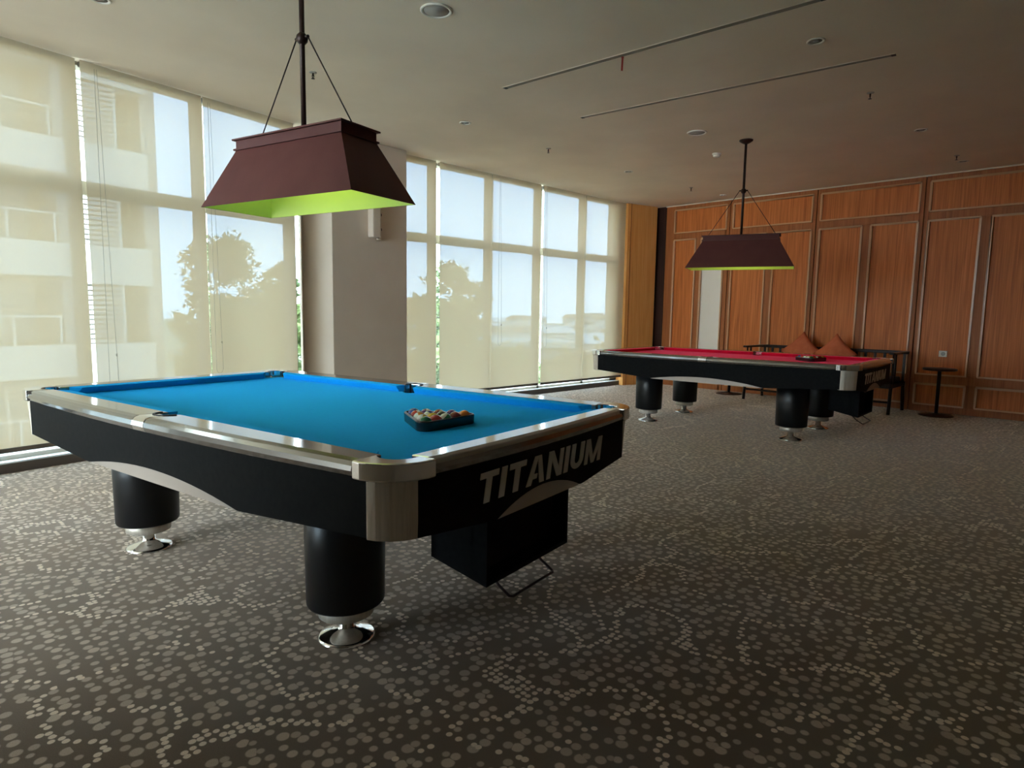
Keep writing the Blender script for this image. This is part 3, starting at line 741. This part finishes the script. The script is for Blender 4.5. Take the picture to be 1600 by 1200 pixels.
# ------------------------------------------------------------------ bench, cushions, round tables
bx0, bx1, by0, by1 = 9.50, 10.20, 2.36, 4.46; zs, za = .46, .835
b = empty('spectator_bench', ((bx0+bx1)/2, (by0+by1)/2, 0)); ox, oy = (bx0+bx1)/2, (by0+by1)/2
tag(b, 'dark wooden two-seat bench with slatted back and flat armrests behind the red table', 'bench')
Mb = Matrix.Translation((-ox, -oy, 0))
MB().box(bx0, bx1, by0+.03, by1-.03, zs-.11, zs-.05, Mb).build('seat_frame', MT['bench'], b, bevel=.008)
for (c, d_) in ((by0+.07, (by0+by1)/2-.005), ((by0+by1)/2+.005, by1-.07)):
    MB().box(bx0+.01, bx1-.10, c, d_, zs-.05, zs+.02, Mb).build('seat_pad', MT['seatpad'], b, bevel=.02, seg=3)
for y in (by0+.045, by1-.045):
    MB().tube([Mb @ Vector((bx0+.06, y, zs-.10)), Mb @ Vector((bx0+.03, y, 0))], .022, 10).build('leg', MT['bench'], b)
    MB().tube([Mb @ Vector((bx1-.06, y, zs-.10)), Mb @ Vector((bx1-.0, y, 0))], .022, 10).build('leg', MT['bench'], b)
    arm = []
    for i in range(15):
        t = i/14; x = bx0-.02+(bx1-bx0+.02)*t; w = .038*(1-.0*t) if t > .06 else .030
        arm.append([Mb @ Vector((x, y+sy*w, za-.030+zz)) for sy, zz in ((-1, .0), (1, .0), (1, .028), (-1, .028))])
    a = MB().sweep(arm).build('armrest', MT['bench'], b, bevel=.010, seg=2)
    for x in (bx0+.08, bx0+.20):
        MB().tube([Mb @ Vector((x, y, zs-.06)), Mb @ Vector((x, y, za-.028))], .013, 8).build('arm_post', MT['bench'], b)
MB().box(bx1-.045, bx1-.005, by0+.01, by1-.01, za-.045, za, Mb).build('back_rail', MT['bench'], b, bevel=.008)
nsl = 17
for i in range(nsl):
    y = by0+.06+(by1-by0-.12)*i/(nsl-1)
    MB().box(bx1-.035, bx1-.015, y-.016, y+.016, zs-.06, za-.04, Mb).build('back_slat', MT['bench'], b)
MB().tube([Mb @ Vector((bx0+.045, by0+.045, .16)), Mb @ Vector((bx0+.045, by1-.045, .16))], .014, 8).build('foot_rail', MT['bench'], b)
def pillow(y, zc, side, rot, label, px=9.99):
    n = 14; mb = MB(); vs = []; fs = []
    for sgn in (1, -1):
        base = len(vs)
        for i in range(n+1):
            for j in range(n+1):
                u, v = -1+2*i/n, -1+2*j/n
                pin = 1-.10*(1-abs(u)**2)*(abs(v)**3)-.0; pin2 = 1-.10*(1-abs(v)**2)*(abs(u)**3)
                th = .085*((1-u*u)**.5*(1-v*v)**.5)**.8 if abs(u) < 1 and abs(v) < 1 else 0
                vs.append((sgn*th, u*side*pin2, v*side*pin))
        for i in range(n):
            for j in range(n):
                a_ = base+i*(n+1)+j; q = (a_, a_+1, a_+n+2, a_+n+1); fs.append(q if sgn < 0 else q[::-1])
    mb.add(vs, fs, True)
    o = mb.build('throw_pillow', MT['pillow'])
    o.matrix_world = Matrix.Translation((px, y, zc)) @ Matrix.Rotation(R(12), 4, 'Y') @ Matrix.Diagonal((1, 1.18, .93, 1)) @ Matrix.Rotation(rot, 4, 'X')
    tag(o, label, 'pillow', 'rust throw pillows on the bench')
pillow(3.76, .765, .205, R(46), 'rust orange throw pillow standing on its corner, left one on the bench')
pillow(3.23, .755, .205, R(44), 'rust orange throw pillow standing on its corner, right one on the bench', 9.86)
def round_table(x, y, h, label):
    o = empty('round_table', (x, y, 0)); tag(o, label, 'table', 'round pedestal tables')
    MB().lathe([(.20, 0), (.205, .006), (.19, .014), (.05, .026), (.028, .034)], 36).build('base', MT['bench'], o)
    MB().lathe([(.022, .03), (.022, h-.03)], 16).build('pedestal', MT['bench'], o)
    MB().lathe([(.03, h-.04), (.10, h-.028)], 20).build('top_plate', MT['rod'], o)
    MB().lathe([(.185, h-.028), (.195, h-.022), (.195, h-.006), (.190, h), (0, h)], 40).build('table_top', MT['bench'], o)
round_table(9.97, 1.95, .635, 'small round black pedestal table under the wall socket')
round_table(9.98, 4.88, .635, 'small round black pedestal table behind the red table, base showing')

# ------------------------------------------------------------------ outside
GZ = -13.0
o = MB().add([(-400, 12, GZ), (700, 12, GZ), (700, 900, GZ), (-400, 900, GZ)], [(0, 1, 2, 3)]).build('ground', MT['ground'], fix=False); struct(o)
# apartment building parallel to the left windows
D = 23.3
def bu(px, py, n=D):
    d = ray(px, py); t = n/(d.x*NL.x+d.y*NL.y); P = Vector((0, 0, CAM_H))+d*t; return P.x*UL.x+P.y*UL.y, P.z
ur = bu(250, 250)[0]; uc = bu(229, 250)[0]
uA = bu(118, 250)[0]; ul1 = bu(178, 200)[0]; ul0 = bu(128, 200)[0]; ur2 = bu(206, 200)[0]
SH = 3.21; z_par_top = bu(50, 375)[1]       # a parapet top
B = empty('apartment_building', tuple(ML @ Vector((uc, D, GZ)))); tag(B, 'pale apartment building with balconies and louvres beyond the left blinds', 'building')
MBi = B.matrix_world.inverted() if False else Matrix.Translation(-(ML @ Vector((uc, D, GZ))))
MBL = MBi @ ML
z_lo = z_par_top-5*SH; z_hi = z_par_top+5*SH
uW = -14
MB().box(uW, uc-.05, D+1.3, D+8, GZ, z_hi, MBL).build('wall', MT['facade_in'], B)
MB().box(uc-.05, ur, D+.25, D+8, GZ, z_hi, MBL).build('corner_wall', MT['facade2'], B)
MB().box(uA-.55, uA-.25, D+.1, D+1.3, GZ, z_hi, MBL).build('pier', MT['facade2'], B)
for kf in range(-4, 4):
    zt = z_par_top+kf*SH
    MB().box(uW, uA-.25, D, D+.25, zt-1.05, zt, MBL).box(uW, uA-.25, D+.25, D+1.3, zt-1.05, zt-.85, MBL).build('parapet', MT['facade'], B)
    MB().box(uA-.25, uc-.05, D-.15, D+.1, zt-1.25, zt, MBL).box(uA-.25, uc-.05, D+.1, D+1.3, zt-1.25, zt-1.05, MBL).build('parapet', MT['facade'], B)
    # railing
    r = MB(); r.box(uW, uA-.55, D+.08, D+.13, zt+.86, zt+.92, MBL)
    for i in range(14):
        u = uA-.65-i*1.25; r.box(u-.03, u+.03, D+.08, D+.13, zt, zt+.86, MBL)
    r.build('railing', MT['facade'], B)
    for i in range(8):
        u1_ = uA-.9-i*2.3
        w = MB().box(u1_-1.9, u1_, D+1.22, D+1.32, zt+.05, zt+2.0, MBL).build('window', MT['bglass'], B)
        MB().box(u1_-1.0, u1_-.92, D+1.18, D+1.24, zt+.05, zt+2.0, MBL).build('window_frame', MT['facade'], w)
    # louvre stack and window beside it
    lv = MB(); n = 12
    lv.box(ul0-.3, ul0-.22, D-.12, D, zt, zt+SH-1.25, MBL); lv.box(ul1-.06, ul1+.02, D-.12, D, zt, zt+SH-1.25, MBL)
    lo = lv.build('louvre_frame', MT['facade'], B)
    for i in range(n):
        z0 = zt+.04+i*(SH-1.32)/n
        MB().box(ul0-.25, ul1, D-.10, D-.02, z0, z0+.10, MBL).build('louvre_slat', MT['louvre'], lo)
    w = MB().box(ul1+.08, ur2+.15, D+1.2, D+1.32, zt+.05, zt+1.75, MBL).build('window', MT['bglass'], B)
    MB().box(ur2-.06, ur2+.04, D+1.16, D+1.22, zt+.05, zt+1.75, MBL).build('window_frame', MT['facade'], w)
# trees
def tree(px, py_top, dist, rx, rz, label, seed, n=2600, leaf=.34, sparse=1.0):
    rnd = random.Random(seed); d = ray(px, py_top); hd = math.hypot(d.x, d.y); P = Vector((0, 0, CAM_H))+d*(dist/hd)
    top = P.z; cz = top-rz
    o = empty('tree', (P.x, P.y, GZ)); tag(o, label, 'tree', 'trees outside the windows')
    blobs = []
    for i in range(80):                      # leaf clusters over a dome
        a = rnd.uniform(0, 2*PI); h = rnd.uniform(-.9, 1); w = math.sqrt(max(.02, 1-max(0, h)**2)); q = rnd.uniform(.45, 1)
        blobs.append((rx*q*w*math.cos(a), rx*q*w*math.sin(a), rz*h*.9, rnd.uniform(.10, .20)*rx))
    blobs.append((0, 0, rz*.86, .2*rx))
    vs = []; fs = []
    for i in range(n):
        bx_, by_, bz_, br = rnd.choice(blobs)
        v = Vector((rnd.gauss(0, 1), rnd.gauss(0, 1), rnd.gauss(0, 1)))*br*.75
        c = Vector((bx_, by_, bz_))+Vector((v.x, v.y, v.z*.75))
        a = Vector((rnd.gauss(0, 1), rnd.gauss(0, 1), rnd.gauss(0, .6))).normalized(); b2 = a.orthogonal().normalized()
        b2 = Matrix.Rotation(rnd.uniform(0, 6.28), 3, a) @ b2; s = leaf*rnd.uniform(.6, 1.3)
        k = len(vs); cc = c+Vector((0, 0, cz-GZ))
        vs += [cc-a*s, cc+b2*s*.45, cc+a*s, cc-b2*s*.45]; fs.append((k, k+1, k+2, k+3))
    MB().add(vs, fs).build('crown', MT['leaf'], o, fix=False)
    t = MB(); t.lathe([(.35, 0), (.25, (cz-GZ)*.6), (.12, cz-GZ+rz*.3)], 10)
    for i in range(7):
        q = blobs[i]; t.tube([(0, 0, (cz-GZ)*.75), (q[0]*.5, q[1]*.5, cz-GZ+q[2]*.4-.5), (q[0], q[1], cz-GZ+q[2])], .06, 5)
    t.build('trunk', MT['bark'], o)
tree(345, 366, 36, 2.3, 4.2, 'tall spreading tree just right of the apartment building', 3, 9000, .17)
tree(440, 402, 42, 1.5, 4.5, 'slim light tree beside the left window frame near the column', 5, 3600, .17)
tree(350, 455, 26.5, 1.5, 4.6, 'dense lower tree in front of the tall spreading tree', 8, 4200)
tree(428, 462, 31, 2.3, 4.6, 'dense lower tree left of the column', 9, 4600)
tree(530, 470, 36, 1.8, 4.8, 'dense tree hidden mostly by the column', 10, 2600)
tree(708, 408, 46, 2.5, 4.4, 'round-topped tree seen right of the column', 12, 10000, .20)
tree(648, 452, 38, 1.8, 5.0, 'lower tree beside the round-topped tree', 13, 5200, .2)
tree(700, 500, 29, 2.4, 4.4, 'low bushy tree under the round-topped tree', 14, 4200)
tree(800, 545, 36, 2.6, 4.0, 'low bushy tree in front of the distant rooftops', 15, 3000)
tree(888, 552, 44, 3.0, 4.0, 'wide low tree below the distant rooftops', 16, 3000)
tree(960, 535, 54, 3.4, 4.0, 'low tree at the right end of the windows', 17, 3000)
# distant houses
rnd = random.Random(21)
hs = 0
placed = [(ray(800, 505), 80, 0)]; d = ray(800, 505); hd = math.hypot(d.x, d.y); placed = [(d.x/hd*80, d.y/hd*80, 12)]
for i in range(420):
    px = rnd.uniform(640, 1000); dist = rnd.uniform(62, 330); d = ray(px, 495); hd = math.hypot(d.x, d.y)
    dd = d/hd; x, y = dd.x*dist, dd.y*dist
    if any(math.hypot(x-a_, y-b_) < 11.5+c_ for a_, b_, c_ in placed): continue
    placed.append((x, y, 9))
    w, dp, h = rnd.uniform(6, 13), rnd.uniform(6, 11), rnd.uniform(3.5, 7.5)+(dist > 170)*rnd.uniform(2, 8)
    o = empty('house', (x, y, GZ), rnd.uniform(-.4, .4)); tag(o, 'small low house among the distant rooftops beyond the right blinds', 'house', 'distant houses beyond the right blinds')
    MB().box(-w/2, w/2, -dp/2, dp/2, 0, h).build('wall', MT['hwall'], o)
    rf = MB(); e = .5; rr = rnd.uniform(1.2, 2.4)
    rf.add([(-w/2-e, -dp/2-e, h), (w/2+e, -dp/2-e, h), (w/2+e, dp/2+e, h), (-w/2-e, dp/2+e, h), (-w/2-e, 0, h+rr), (w/2+e, 0, h+rr)], [(0,1,5,4), (2,3,4,5), (0,4,3), (1,2,5), (0,3,2,1)])
    rf.build('roof', MT['roof'] if rnd.random() < .6 else MT['hwall'], o)
    for k in range(3): MB().box(-w/2+w*(k+.3)/3, -w/2+w*(k+.7)/3, -dp/2-.05, -dp/2+.02, h*.45, h*.75).build('window', MT['bglass'], o)
# a paler flat-roofed block in the middle distance
px = 800; d = ray(px, 505); hd = math.hypot(d.x, d.y); x, y = d.x/hd*80, d.y/hd*80
o = empty('flat_roofed_block', (x, y, GZ), R(-35)); tag(o, 'pale flat-roofed block seen through the blind third from the column', 'building')
MB().box(-7, 7, -5, 5, 0, 10.2).build('wall', MT['facade2'], o); MB().box(-7.6, 7.6, -5.6, 5.6, 10.2, 10.9).build('roof_slab', MT['facade'], o)
MB().box(-7.6, 7.6, -6.0, -5.0, 6.4, 7.2).build('canopy', MT['facade'], o)
